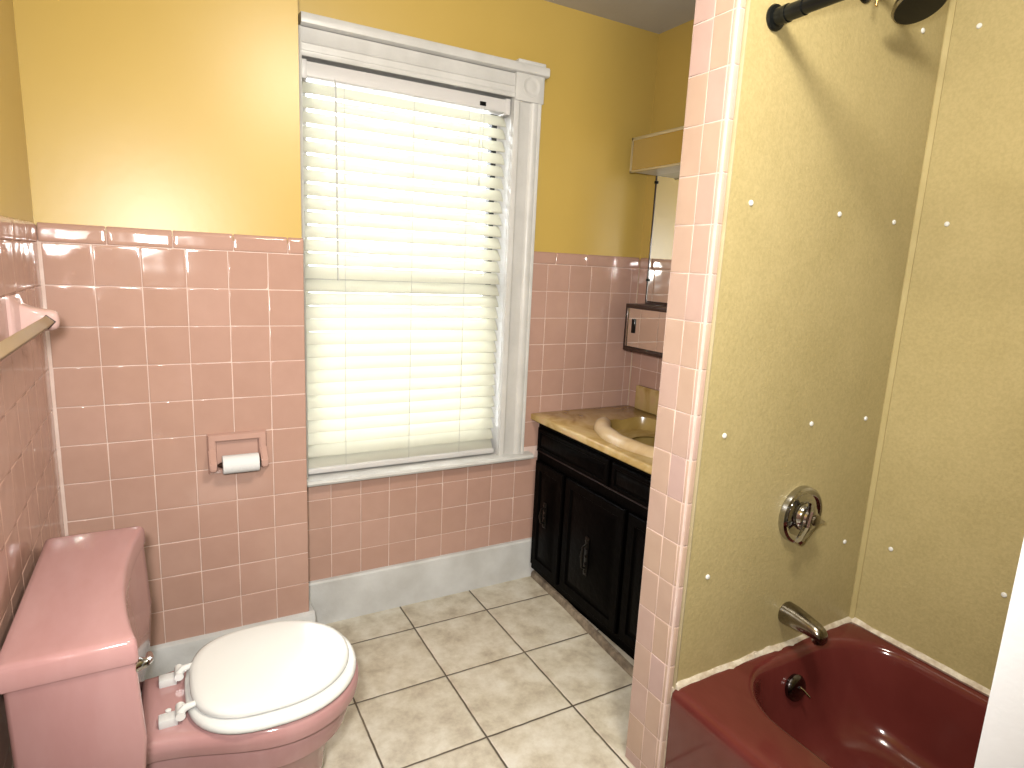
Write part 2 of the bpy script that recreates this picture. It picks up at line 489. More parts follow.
# ------------------------------------------------------------------ window
win = bpy.data.objects.new('window_1', None); COL.objects.link(win); win.location = (1.06, 0, .575)
win['kind'] = 'structure'; win['label'] = 'white painted sash window with moulded casing and sill'; win['category'] = 'window'
wb = win.location
def wpart(name, bm, mat, **kw): return obj(name, bm, mat, win, base=wb, **kw)
def casing_prof(x0, x1, flip=False):
    w = x1-x0
    pts = [(0, 0), (0, -.018), (.010, -.021), (.020, -.021), (.024, -.016), (.030, -.014), (w*.62, -.014), (w*.66, -.020), (w*.72, -.0235), (w-.018, -.0235), (w-.012, -.020), (w-.008, -.026), (w-.002, -.026), (w, -.022), (w, 0)]
    return [((x1-p if flip else x0+p), y) for p, y in pts]
bm = B(); add_extrude(bm, casing_prof(1.447, 1.562), 2, .578, 1.955); wpart('side_casing', bm, 'white')
bm = B(); add_box(bm, XE+.001, .688, -.021, .004, .578, 2.045, .003); wpart('side_casing', bm, 'white')
bm = B()
add_extrude(bm, [(.004, 1.962), (-.016, 1.962), (-.019, 1.967), (-.019, 1.976), (-.015, 1.979), (-.015, 1.998), (-.019, 2.001), (-.017, 2.004), (-.014, 2.045), (.004, 2.045)], 0, XE+.001, 1.447)
wpart('head_casing', bm, 'white')
bm = B(); add_box(bm, 1.447, 1.568, -.028, .004, 1.952, 2.052, .003)
blk = wpart('corner_block', bm, 'white')
bm = B()
add_lathe(bm, (1.512, -.0275, 2.006), (0,-1,0), [(0, .037), (.002, .036), (.002, .031), (.0008, .029), (.0008, .020), (.002, .015), (.003, .001)], 36)
obj('rosette', bm, 'white', blk, base=wb)
bm = B()
add_extrude(bm, [(.004, 2.047), (-.036, 2.047), (-.041, 2.050), (-.042, 2.058), (-.042, 2.072), (-.038, 2.079), (.004, 2.082)], 0, .684, 1.580)
wpart('cap_moulding', bm, 'white')
bm = B(); add_box(bm, 1.452, 1.57, -.030, .004, 2.080, 2.094, .003); wpart('cap_block', bm, 'white')
bm = B()
add_extrude(bm, [(.06, .578), (-.034, .578), (-.046, .574), (-.050, .566), (-.046, .558), (-.034, .553), (.004, .551), (.06, .551)], 0, XE+.001, 1.598)
wpart('window_sill', bm, 'white')
# jambs, stops
bm = B()
add_box(bm, WX1-.001, WX1+.012, -.002, .15, .575, 1.975); add_box(bm, WX0-.012, WX0+.006, -.002, .15, .575, 1.975)
add_box(bm, WX0, WX1, -.002, .15, WZ1, WZ1+.014); add_box(bm, WX0, WX1, .055, .15, .55, .60)
wpart('jamb', bm, 'white')
# sashes
bm = B()
yb0, yb1 = .085, .115
add_box(bm, WX0+.005, WX0+.045, yb0, yb1, .60, WZ1); add_box(bm, WX1-.016, WX1, yb0, yb1, .60, WZ1)
add_box(bm, WX0+.04, WX1-.03, yb0, yb1, .60, .66); add_box(bm, WX0+.04, WX1-.03, yb0, yb1, 1.915, WZ1); add_box(bm, WX0+.04, WX1-.03, yb0, yb1, 1.24, 1.28)
sash = wpart('sash', bm, 'white')
bm = B(); add_box(bm, WX1-.040, WX1-.018, .080, .116, .60, WZ1); obj('dark_stile', bm, 'dark_frame', sash, base=wb)  # dark stile that shows through the gaps between upper slats
bm = B(); add_box(bm, WX0+.03, WX1-.02, .099, .101, .65, 1.93); wpart('glass_pane', bm, 'glass')

# ------------------------------------------------------------------ blind
bl = thing('window_blind', 'white horizontal slat blind lowered over the window, bright with daylight', 'blind', (1.066, .03, .585))
bb = bl.location
BX0, BX1 = .690, 1.436
YB = .026
bm = B(); add_extrude(bm, [(.052, 1.952), (.002, 1.952), (.000, 1.948), (.000, 1.910), (.003, 1.906), (.052, 1.906)], 0, BX0+.002, BX1-.002)
hr = obj('headrail', bm, 'headrail', bl, base=bb)
for x0 in (BX0-.003, BX1-.016):
    bm = B(); add_box(bm, x0, x0+.019, -.002, .054, 1.900, 1.956, .001); obj('mounting_bracket', bm, 'headrail', hr, base=bb)
pitch = (1.886-.628)/28
th = math.radians(54)
W = .0505
slat_me = None
zs = [1.880 - pitch*k for k in range(29)]
for k, z in enumerate(zs):
    if slat_me is None:
        bm = B(); prof = []
        n = 6
        for i in range(n+1):
            t = (i/n-.5)*W; c = .0028*(1-(2*i/n-1)**2)
            prof.append((t*math.cos(th)-c*math.sin(th)*1, t*math.sin(th)+c*math.cos(th)))
        top = prof; bot = [(a+.0009*math.sin(th), b-.0013*math.cos(th)) for a, b in reversed(prof)]
        add_extrude(bm, top+bot, 0, -(BX1-BX0)/2+.004, (BX1-BX0)/2-.004)
        o = obj('slat', bm, 'slat', bl); slat_me = o.data
    else:
        o = bpy.data.objects.new('slat', slat_me); COL.objects.link(o); o.parent = bl
    o.location = Vector(((BX0+BX1)/2, YB, z)) - bb
    o.rotation_euler = (math.radians(random.uniform(-1.2, 1.2)), math.radians(random.uniform(-.06, .06)), 0)
bm = B(); add_box(bm, BX0, BX1, .002, .050, .584, .606, .006, 3)
br = obj('bottom_rail', bm, 'headrail', bl, base=bb)
for x in (.826, 1.066, 1.30):
    bm = B(); add_lathe(bm, (x, .0025, .596), (0,-1,0), [(0, .008), (.002, .008), (.003, .005)], 16); obj('cord_button', bm, 'headrail', br, base=bb)
for x in (.826, 1.066, 1.276):
    bm = B()
    for y in (.004, .046): add_tube(bm, [(x, y, .600), (x, y, 1.91)], .0008, 6)
    obj('ladder_cord', bm, 'cord', bl, base=bb)
bm = B(); add_tube(bm, [(.7935, -.008, 1.905), (.794, -.010, 1.86), (.797, -.012, 1.272)], .0032, 8); add_tube(bm, [(.7935, .003, 1.912), (.7935, -.008, 1.905)], .002, 6)
obj('tilt_wand', bm, 'cord', bl, base=bb)
bm = B()
add_tube(bm, [(1.322, -.002, 1.925), (1.318, -.005, 1.85), (1.312, -.006, 1.76), (1.318, -.006, 1.655)], .0008, 6)
add_tube(bm, [(1.332, -.002, 1.925), (1.331, -.005, 1.85), (1.327, -.006, 1.76), (1.320, -.006, 1.655)], .0008, 6)
lc = obj('lift_cord', bm, 'cord', bl, base=bb)
bm = B(); add_lathe(bm, (1.319, -.006, 1.658), (0,0,-1), [(0, .0015), (.004, .003), (.018, .004), (.020, .001)], 10); obj('tassel', bm, 'cord', lc, base=bb)
bm = B(); add_box(bm, 1.314, 1.338, -.004, .004, 1.916, 1.930, .001); obj('cord_lock', bm, 'black', hr, base=bb)

# ------------------------------------------------------------------ toilet-paper holder + roll
hx0, hx1, hz0, hz1 = .367, .535, .684, .808
hb = Vector(((hx0+hx1)/2, YC, .684))
ph = thing('toilet_paper_holder', 'pink ceramic paper holder set into the tile wall left of the window', 'paper holder', hb)
bm = B()
o_ = [(hx0, hz0), (hx1, hz0), (hx1, hz1), (hx0, hz1)]
def fr_ring(i, y): return [(hx0+i, y, hz0+i*.6), (hx1-i, y, hz0+i*.6), (hx1-i, y, hz1-i), (hx0+i, y, hz1-i)]
add_loft(bm, [fr_ring(0, YC+.002), fr_ring(.001, YC-.012), fr_ring(.004, YC-.017), fr_ring(.019, YC-.019), fr_ring(.023, YC-.016), fr_ring(.026, YC-.001)], cap=True)
obj('frame', bm, 'pinkfix', ph, base=hb)
for sx in (-1, 1):
    xa = (hx0+.010) if sx < 0 else (hx1-.010)
    bm = B()
    secs = []
    for y, z0, z1 in ((YC-.014, .690, .765), (YC-.03, .694, .752), (YC-.046, .700, .736), (YC-.056, .706, .728)):
        x0, x1 = (xa-.008, xa+.012) if sx < 0 else (xa-.012, xa+.008)
        secs.append([(x0, y, z0), (x1, y, z0), (x1, y, z1), (x0, y, z1)])
    add_loft(bm, secs)
    bmesh.ops.bevel(bm, geom=bm.edges[:], offset=.003, segments=2, affect='EDGES')
    obj('arm', bm, 'pinkfix', ph, base=hb)
bm = B()
add_lathe(bm, (hx0+.020, YC-.045, .720), (1,0,0), [(0, .003), (.006, .004), (.012, .008), (.016, .0095), (.118, .0095), (.122, .008), (.128, .003)], 16)
obj('roller', bm, 'dark_trim', ph, base=hb)
rb = Vector((.455, YC-.045, .720))
bm = B()
def ring_pts(x, r): return [(x, YC-.045+r*math.cos(2*PI*k/32), .720+r*math.sin(2*PI*k/32)) for k in range(32)]
add_loft(bm, [ring_pts(.404, .011), ring_pts(.404, .0265), ring_pts(.405, .028), ring_pts(.505, .028), ring_pts(.506, .0265), ring_pts(.506, .011)], cap=False, closed=True)
rl = obj('toilet_paper_roll', bm, 'paper', None, base=rb)
tag(rl, 'thin white toilet paper roll hung in the pink wall holder', 'toilet paper')

# ------------------------------------------------------------------ towel bar
tz = 1.188
tbz = Vector((0, -.53, tz))
tb = thing('towel_bar', 'tan towel bar on a pink ceramic bracket above the toilet tank', 'towel bar', tbz)
def bracket(y):
    bm = B(); secs = []
    for x, hy, hz, zo in ((-.002, .0537, .0537, 0), (.005, .0537, .0537, 0), (.009, .0505, .0505, 0), (.011, .044, .046, 0), (.016, .030, .036, 0), (.030, .022, .028, .001), (.050, .018, .024, .001), (.066, .017, .022, .001), (.073, .015, .019, .001), (.077, .011, .013, .001), (.0782, .005, .006, .001)):
        secs.append([(x, y+a, tz+zo+b) for a, b in rrect(0, 0, hy, hz, min(hy, hz)*(.06 if x < .008 else .45 if x < .05 else .9), 6, 2)])
    add_loft(bm, secs)
    return obj('bracket', bm, 'pinkbar', tb, base=tbz)
bracket(-.5303); bracket(-1.2968)
bm = B(); q = .0098*math.sqrt(2)
add_loft(bm, [[(.0585+q*math.cos(PI/2*k+.05), y, tz-.002+q*math.sin(PI/2*k+.05)) for k in range(4)] for y in (-.551, -1.278)])
bmesh.ops.bevel(bm, geom=bm.edges[:], offset=.001, segments=2, affect='EDGES')
obj('bar', bm, 'bar', tb, base=tbz)
bm = B(); q = .0112*math.sqrt(2)
add_loft(bm, [[(.0585+q*math.cos(PI/2*k+.05), y, tz-.002+q*math.sin(PI/2*k+.05)) for k in range(4)] for y in (-.546, -.5505)])
obj('bar_socket', bm, 'dark_trim', tb, base=tbz)

# ------------------------------------------------------------------ toilet
TY = -.772
TT = -.791
tlz = Vector((.33, TY, 0))
tl = thing('toilet', 'old pink toilet with a closed white seat and low tank', 'toilet', tlz)
def tank_outline(x0, xf, hw, sag, r=.008, n=18):
    """plan outline: straight back, concave front between crisp horns"""
    pts = []
    pts += [(x0, TT+hw-.008), (x0, TT-hw+.008), (x0+.008, TT-hw)]
    for k in range(6):
        t = -PI/2 + PI/2*k/5
        pts.append((xf-r+r*math.cos(t), TT-hw+r+r*math.sin(t)))
    for k in range(1, n):
        s = -1+2*k/n
        pts.append((xf - sag*(1-abs(s)**2.1), TT + s*(hw-r)))
    for k in range(6):
        t = PI/2*k/5
        pts.append((xf-r+r*math.cos(t), TT+hw-r+r*math.sin(t)))
    pts.append((x0+.008, TT+hw))
    return pts
def ring3(pts, z): return [(x, y, z) for x, y in pts]
bm = B()
add_loft(bm, [ring3(tank_outline(.030, .190, .240, .014), .34), ring3(tank_outline(.028, .200, .246, .018), .352), ring3(tank_outline(.026, .212, .249, .022), .50), ring3(tank_outline(.024, .204, .251, .024), .653)])
obj('tank', bm, 'toilet', tl, base=tlz, ang=50)
bm = B()
add_loft(bm, [ring3(tank_outline(.018, .202, .253, .024), .6545), ring3(tank_outline(.016, .208, .256, .025), .656), ring3(tank_outline(.0155, .209, .257, .026), .661), ring3(tank_outline(.0155, .2075, .257, .026, .012), .690), ring3(tank_outline(.017, .2045, .2545, .026, .012), .6965), ring3(tank_outline(.020, .2005, .2515, .026, .012), .6995), ring3(tank_outline(.028, .192, .244, .026, .012), .701), ring3(tank_outline(.045, .165, .225, .02), .7018)])
obj('tank_lid', bm, 'toilet', tl, base=tlz, ang=40)
# flush lever
bm = B()
add_lathe(bm, (.198, TT-.232, .638), (1,0,0), [(0, .016), (.006, .016), (.010, .012), (.018, .009), (.022, .008)], 20)
add_tube(bm, [(.219, TT-.236, .640), (.222, TT-.224, .637), (.222, TT-.204, .632), (.221, TT-.190, .628)], [.006, .0075, .0065, .005], 10)
obj('flush_lever', bm, 'chrome', tl, base=tlz)
# bowl
def egg(cx, lf, lb, hw, nf=2.15, nb=2.6, n=48):
    pts = []
    for k in range(n):
        t = 2*PI*k/n; c, s = math.cos(t), math.sin(t)
        e = nf if c > 0 else nb
        x = (lf if c > 0 else lb)*math.copysign(abs(c)**(2/e), c)
        y = hw*math.copysign(abs(s)**(2/e), s)
        pts.append((cx+x, TY+y))
    return pts
def bowl_outline(grow=0, hw=.180, lf=.190, back=.215, bw=.115, n=48, cx=.462):
    pts = []
    for k in range(n):
        t = -PI/2 + PI*k/(n-1)
        pts.append((cx+(lf+grow)*math.cos(t), TY+(hw+grow)*math.sin(t)))
    m = 14
    for k in range(1, m+1):
        s = k/m; e = s*s*(3-2*s)
        pts.append((cx+(back-grow-cx)*s, TY+(hw+grow)*(1-e)+(bw+grow)*e))
    for k in range(m, 0, -1):
        s = k/m; e = s*s*(3-2*s)
        pts.append((cx+(back-grow-cx)*s, TY-((hw+grow)*(1-e)+(bw+grow)*e)))
    return pts
bm = B()
R = []
def bo(g, hw, lf, bw, cx, back=.188): return bowl_outline(g, hw, lf, back, bw, cx=cx)
for g, hw, lf, bw, cx, z in ((0, .118, .165, .10, .405, 0), (0, .114, .160, .10, .405, .03), (0, .106, .155, .09, .41, .10), (0, .112, .152, .085, .425, .17), (0, .132, .158, .09, .445, .232),
        (0, .140, .162, .092, .45, .246), (0, .150, .170, .094, .453, .250), (0, .158, .175, .098, .456, .280), (0, .160, .176, .10, .458, .312), (-.004, .162, .177, .101, .459, .3215), (-.016, .178, .188, .110, .462, .3225),
        (-.001, .180, .190, .113, .462, .326), (.002, .181, .190, .115, .462, .345), (.001, .181, .190, .115, .462, .362), (-.006, .181, .190, .115, .462, .371), (-.016, .181, .190, .115, .462, .3735), (-.06, .181, .190, .115, .462, .374)):
    R.append(ring3(bo(g, hw, lf, bw, cx), z))
add_loft(bm, R)
bowl = obj('bowl', bm, 'toilet', tl, base=tlz, ang=40)
# seat ring + lid
def seat_outline(i=0): return egg(.458, .189-i, .186-i, .185-i, 2.1, 2.7)
bm = B()
inner = lambda i: egg(.468, .125-i, .115-i, .118-i, 2.0, 2.2)
add_loft(bm, [ring3(inner(0), .3765), ring3(seat_outline(.006), .3765), ring3(seat_outline(.001), .380), ring3(seat_outline(0), .386), ring3(seat_outline(.002), .393), ring3(seat_outline(.009), .3975), ring3(inner(0), .3975)], cap=False, closed=True)
seat = obj('seat', bm, 'porcelain_white', tl, base=tlz, ang=50)
def lid_outline(i=0): return egg(.452, .179-i, .170-i, .162-i, 2.1, 2.8)
bm = B()
add_loft(bm, [ring3(lid_outline(.006), .399), ring3(lid_outline(.001), .402), ring3(lid_outline(0), .408), ring3(lid_outline(.002), .414), ring3(lid_outline(.009), .4185), ring3(lid_outline(.022), .4205), ring3(lid_outline(.07), .4225), ring3(lid_outline(.13), .4230)])
obj('seat_lid', bm, 'porcelain_white', tl, base=tlz, ang=50)
for s in (-1, 1):
    hy = TY+s*.070
    bm = B(); add_box(bm, .222, .258, hy-.014, hy+.014, .372, .391, .003)
    hg = obj('hinge', bm, 'hinge', tl, base=tlz)
    bm = B(); add_tube(bm, [(.263, hy-.019, .394), (.263, hy+.019, .394)], .0095, 14); add_tube(bm, [(.263, hy-.008, .396), (.272, hy-.008, .406), (.292, hy-.008, .410)], [.009, .008, .006], 10)
    obj('hinge_knuckle', bm, 'porcelain_white', hg, base=tlz)
bm = B(); add_lathe(bm, (.240, TY-.03, .3735), (0,0,1), [(0, .006), (.003, .006), (.005, .003)], 14); obj('bolt_cap', bm, 'porcelain_white', tl, base=tlz)

# ------------------------------------------------------------------ vanity cabinet
vb = Vector((1.88, -.51, 0))
va = thing('vanity_cabinet', 'black stained wooden vanity cabinet under the golden sink top', 'cabinet', vb)
VX = 1.632
bm = B()
add_box(bm, VX, VX+.02, -1.012, -.022, .045, .713)
add_box(bm, VX+.02, 2.118, -.040, -.022, .045, .713); add_box(bm, VX+.02, 2.118, -1.012, -.994, .045, .713)
add_box(bm, VX+.02, 2.118, -.994, -.040, .045, .065); add_box(bm, 2.106, 2.118, -.994, -.040, .065, .713)
add_box(bm, VX+.03, VX+.045, -1.012, -.03, .001, .046)
obj('body', bm, 'vanity', va, base=vb)
def raised_panel(y0, y1, z0, z1):
    bm = B()
    def rg(i, x): return [(x, y0-i, z0+i), (x, y1+i, z0+i), (x, y1+i, z1-i), (x, y0-i, z1-i)]
    add_loft(bm, [rg(0, VX-.0005), rg(0, VX-.012), rg(.004, VX-.016), rg(.036, VX-.016), rg(.040, VX-.010), rg(.050, VX-.010), rg(.064, VX-.017)] if z1-z0 > .2 else [rg(0, VX-.0005), rg(0, VX-.010), rg(.004, VX-.014), rg(.018, VX-.014), rg(.021, VX-.009), rg(.026, VX-.009), rg(.032, VX-.013)])
    return bm
def pull(parent, y, z, L=.11):
    bm = B()
    add_box(bm, VX-.021, VX-.016, y-.011, y+.011, z-L/2, z+L/2, .002)
    add_tube(bm, [(VX-.018, y, z+L*.32), (VX-.036, y, z+L*.26), (VX-.040, y, z), (VX-.036, y, z-L*.26), (VX-.018, y, z-L*.32)], [.004, .005, .0075, .005, .004], 10)
    for d in (-.40, -.2, 0, .2, .40): add_lathe(bm, (VX-.020, y, z+L*d), (-1,0,0), [(0, .008), (.004, .007), (.006, .003)], 12)
    obj('pull', bm, 'brass_dark', parent, base=vb)
for y0, y1, pz in ((-.035, -.245, .335), (-.265, -.625, .29), (-.645, -1.0, .29)):
    d = obj('door', raised_panel(y0, y1, .075, .545), 'vanity', va, base=vb); pull(d, (y0+y1)/2+(.005 if y0 > -.1 else .01), pz, .11 if y0 > -.1 else .155)
for y0, y1 in ((-.035, -.515), (-.535, -1.0)):
    obj('drawer_front', raised_panel(y0, y1, .590, .690), 'vanity', va, base=vb)
bm = B(); add_tube(bm, [(VX-.014, -.040, .592), (VX-.014, -1.0, .592)], .003, 8); obj('rail_moulding', bm, 'rail', va, base=vb)
# loose moulding strip
bm = B()
pr = [(0, 0), (-.016, .001), (-.016, .018), (-.010, .028), (0, .030)]
add_loft(bm, [[(x+1.648-.050*abs(y+.03)*s_, y, z) for x, z in pr] for y, s_ in ((-.025, 1), (-.30, .7), (-.5, 1.0), (-.72, 1.1), (-1.0, .9))])
struct('trim_2', bm, 'wood_trim', 'dirty loose wood strip on the floor along the vanity bottom', 'trim')

# ------------------------------------------------------------------ countertop with shell basin
cb = Vector((1.86, -.51, .715))
ct = thing('sink_countertop', 'golden marble vanity top with moulded shell sink and backsplash', 'countertop', cb)
SC = Vector((1.865, -.545)); SA, SB = .205, .300
n = 72
ang = [2*PI*k/n for k in range(n)]
def shell(a, f, z, scal=0.0):
    rr = 1 + scal*abs(math.sin(a*7))
    return (SC.x + SA*f*math.cos(a)*rr, SC.y + SB*f*math.sin(a)*rr, z)
CX0, CX1, CY0, CY1 = 1.602, 2.122, -1.019, -.001
def rect_pt(a, i=0):
    # radial projection onto the slab outline
    dx, dy = math.cos(a)*SA, math.sin(a)*SB
    t = 1e9
    if dx > 1e-9: t = min(t, (CX1-i-SC.x)/dx)
    if dx < -1e-9: t = min(t, (CX0+i-SC.x)/dx)
    if dy > 1e-9: t = min(t, (CY1-i-SC.y)/dy)
    if dy < -1e-9: t = min(t, (CY0+i-SC.y)/dy)
    return SC.x+dx*t, SC.y+dy*t
# put exact corners into the angle list
for (x, y) in ((CX0, CY0), (CX0, CY1), (CX1, CY0), (CX1, CY1)):
    a = math.atan2((y-SC.y)/SB, (x-SC.x)/SA) % (2*PI)
    i = min(range(n), key=lambda k: abs((ang[k]-a+PI) % (2*PI)-PI)); ang[i] = a
rings = []
rings.append([shell(a, .55, .7165) for a in ang])
rings.append([(*rect_pt(a, .004), .715) for a in ang])
rings.append([(*rect_pt(a, 0), .719) for a in ang])
rings.append([(*rect_pt(a, 0), .739) for a in ang])
rings.append([(*rect_pt(a, .002), .743) for a in ang])
rings.append([(*rect_pt(a, .006), .745) for a in ang])
rings.append([shell(a, 1.06, .745) for a in ang])
bm = B(); vs = add_loft(bm, rings, cap=False)
for k in range(n):   # underside ring closes to the basin hole
    pass
obj('counter_slab', bm, 'marble', ct, base=cb, ang=40)
def sc(a): return max(0, math.cos(a-.35))**.5*abs(math.sin(a*4+.4)) if math.cos(a-.35) > 0 else 0
bm = B()
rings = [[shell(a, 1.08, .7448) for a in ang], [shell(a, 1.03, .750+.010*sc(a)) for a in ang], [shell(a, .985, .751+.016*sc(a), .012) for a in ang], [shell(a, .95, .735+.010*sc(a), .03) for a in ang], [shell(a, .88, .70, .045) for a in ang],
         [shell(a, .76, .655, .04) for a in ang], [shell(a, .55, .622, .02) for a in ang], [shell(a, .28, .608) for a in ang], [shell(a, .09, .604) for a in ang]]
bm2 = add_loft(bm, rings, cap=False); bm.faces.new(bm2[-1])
obj('basin', bm, 'marble_shaded', ct, base=cb, ang=60)
# raised rolled lip round the front of the bowl
bm = B(); pts = []; rad = []
m = 46
for k in range(m+1):
    a = math.radians(112 + (298-112)*k/m)
    s = k/m; e = min(1, s/.05, (1-s)/.05)
    x, y, _ = shell(a, .985, 0)
    pts.append((x, y, .752)); rad.append(.0265*(e**.5 if e > 0 else 0)*(1.28-.38*min(1, s*2.2)+.05*math.sin(a*14)) + .002)
add_tube(bm, pts, rad, 14)
obj('rolled_lip', bm, 'marble_lip', ct, base=cb, ang=60)
bm = B(); add_box(bm, 2.100, 2.122, -1.015, -.070, .7445, .852, .006, 3); obj('backsplash', bm, 'marble', ct, base=cb)
bm = B(); add_lathe(bm, (SC.x+.0, SC.y, .603), (0,0,1), [(0, .026), (.004, .026), (.006, .020), (.004, .012)], 24); obj('drain', bm, 'chrome', ct, base=cb)
# ------------------------------------------------------------------ mirror cabinet
mb = Vector((2.05, -.4, 1.0))
mc = thing('mirror_cabinet', 'mirrored medicine cabinet with top box and sliding door box above the sink', 'mirror cabinet', mb)
MY0, MY1 = -.074, -.76
TX = 1.966; LX = 2.008; MX = 2.094
def mpart(name, bm, mat, parent=None, **kw): return obj(name, bm, mat, parent or mc, base=mb, **kw)
# top box
bm = B(); add_box(bm, TX+.004, RX, MY1, MY0, 1.752, 1.876); top = mpart('top_box', bm, 'white')
bm = B()
for (y0, y1, z0, z1) in ((MY1, MY0, 1.868, 1.880), (MY1, MY0, 1.744, 1.752), (MY0-.011, MY0, 1.744, 1.880), (MY1, MY1+.011, 1.744, 1.880)):
    add_box(bm, TX-.001, TX+.010, y0, y1, z0, z1, .0015)
mpart('top_frame', bm, 'alu', top)
bm = B(); add_box(bm, TX+.001, TX+.004, MY1+.010, MY0-.010, 1.752, 1.869); mpart('top_mirror', bm, 'amber_mirror', top)
bm = B(); add_box(bm, TX+.012, RX-.01, MY1+.01, MY0-.012, 1.7465, 1.752); mpart('light_diffuser', bm, 'white', top)
# main mirror
bm = B(); add_box(bm, MX, RX-.001, MY1, MY0-.020, 1.215, 1.7465); mir = mpart('mirror', bm, 'mirror')
bm = B(); add_box(bm, MX-.003, MX+.006, MY0-.024, MY0-.019, 1.225, 1.744); add_box(bm, MX-.003, MX+.006, MY1, MY0-.020, 1.213, 1.228)
mpart('mirror_edge', bm, 'dark_trim', mir)
for z in (1.712, 1.31):
    bm = B(); add_box(bm, MX-.008, MX+.002, MY0-.029, MY0-.018, z, z+.012, .002); mpart('clip', bm, 'black', mir)
# lower box
bm = B(); add_box(bm, LX+.012, RX-.001, MY1, MY0-.004, 1.030, 1.200); lowb = mpart('lower_box', bm, 'dark_trim')
bm = B()
for (y0, y1, z0, z1) in ((MY1, MY0, 1.196, 1.214), (MY1, MY0, 1.014, 1.032)):
    add_box(bm, LX-.004, RX-.001, y0, y1, z0, z1, .003)
add_box(bm, LX-.002, LX+.03, MY0-.007, MY0, 1.03, 1.2)
mpart('shelf_rail', bm, 'dark_trim', lowb)
bm = B(); add_box(bm, LX-.001, LX+.010, MY0-.017, MY0-.007, 1.032, 1.196, .001); mpart('edge_strip', bm, 'chrome', lowb)
for y0, y1, dx, hy in ((MY0-.018, -.42, 0, -.128), (-.40, MY1, .005, -.70)):
    bm = B(); add_box(bm, LX+.002+dx, LX+.006+dx, y1, y0, 1.034, 1.195); dr = mpart('sliding_door', bm, 'mirror', lowb)
    if dx == 0:
        bm = B(); add_box(bm, LX-.004, LX+.003, hy-.0085, hy+.0085, 1.092, 1.152, .002); mpart('finger_pull', bm, 'black', lowb)

# ------------------------------------------------------------------ tub alcove panels
pz1 = CH-.02
bm = B(); add_box(bm, 1.3745, RX, HY, -1.1462, .300, pz1)
hp = struct('wall_panel_head', bm, 'panel', 'tan surround panel on the head wall behind the tub faucet', 'wall panel')
bm = B(); add_box(bm, 2.111, RX+.0044, YN, HY, .300, pz1)
rp = struct('wall_panel_side', bm, 'panel', 'tan surround panel along the long side of the tub', 'wall panel')
bm = B(); add_box(bm, 1.3702, 1.3748, HY-.002, -1.1462, .300, pz1, .001); struct('edge_trim', bm, 'panel_trim', parent=hp)
bm = B(); add_extrude(bm, [(2.112, HY+.001), (2.099, HY+.001), (2.098, HY-.003), (2.107, HY-.012), (2.112, HY-.012)], 2, .305, pz1); struct('corner_trim', bm, 'corner_trim', parent=hp)
def screwcap(p, ax, par):
    bm = B(); add_lathe(bm, p, ax, [(-.001, .0065), (.002, .0065), (.0038, .0048), (.0046, .001)], 16); obj('screw_cap', bm, 'screwcap', par)
for x, z in ((1.445, 1.513), (1.768, 1.514), (2.006, 1.512), (1.446, .969), (1.775, .971), (2.019, .966), (1.444, .599), (2.012, .588), (2.0, 1.985)):
    screwcap((x, HY, z), (0,-1,0), hp)
for y, z in ((-1.239, 1.512), (-1.240, .582), (-1.526, .584), (-1.234, 1.998), (-1.526, 1.512)):
    screwcap((2.111, y, z), (-1,0,0), rp)
bm = B(); add_box(bm, 1.36, RX, YN, YN+.012, .30, pz1)
struct('wall_panel_foot', bm, 'panel', 'tan surround panel on the wall at the foot of the tub', 'wall panel')

# ------------------------------------------------------------------ bathtub
tx0, tx1, ty0, ty1, tz1 = 1.358, 2.118, -2.672, HY+.004, .305
tbb = Vector(((tx0+tx1)/2, (ty0+ty1)/2, 0))
tubt = thing('bathtub', 'dark burgundy bathtub with pale caulk along the tan panels', 'bathtub', tbb)
cx, cy, ha, hb_ = (tx0+tx1)/2, (ty0+ty1)/2, (tx1-tx0)/2, (ty1-ty0)/2
icx, icy, ia, ib = 1.792, (-1.198-2.56)/2, .284, (2.56-1.198)/2
bm = B(); R = []
Mq, Kq = 10, 8
def rr(cx_, cy_, a, b, r, z): return [(x, y, z) for x, y in rrect(cx_, cy_, a, b, r, Mq, Kq)]
R.append(rr(cx, cy, ha-.006, hb_, .012, .001))
R.append(rr(cx, cy, ha-.004, hb_, .012, .05))
R.append(rr(cx, cy, ha-.001, hb_, .012, .24))
R.append(rr(cx, cy, ha, hb_, .012, .277))
R.append(rr(cx, cy, ha-.002, hb_, .014, .293))
R.append(rr(cx, cy, ha-.008, hb_-.002, .018, .304))
R.append(rr(cx, cy, ha-.018, hb_-.008, .024, .3095))
R.append(rr(cx, cy, ha-.030, hb_-.014, .032, .311))
R.append(rr(icx, icy, ia+.018, ib+.018, .195, .3095))
R.append(rr(icx, icy, ia+.008, ib+.008, .185, .307))
R.append(rr(icx, icy, ia, ib, .178, .299))
R.append(rr(icx, icy, ia-.006, ib-.007, .172, .284))
R.append(rr(icx, icy, ia-.018, ib-.022, .160, .20))
R.append(rr(icx, icy, ia-.034, ib-.05, .150, .10))
R.append(rr(icx, icy, ia-.052, ib-.08, .140, .060))
R.append(rr(icx, icy, ia-.085, ib-.12, .120, .040))
R.append(rr(icx, icy, ia-.14, ib-.2, .08, .034))
vs = add_loft(bm, R, cap=False); bm.faces.new(list(vs[-1]))
obj('tub_shell', bm, 'tub', tubt, base=tbb, ang=60)
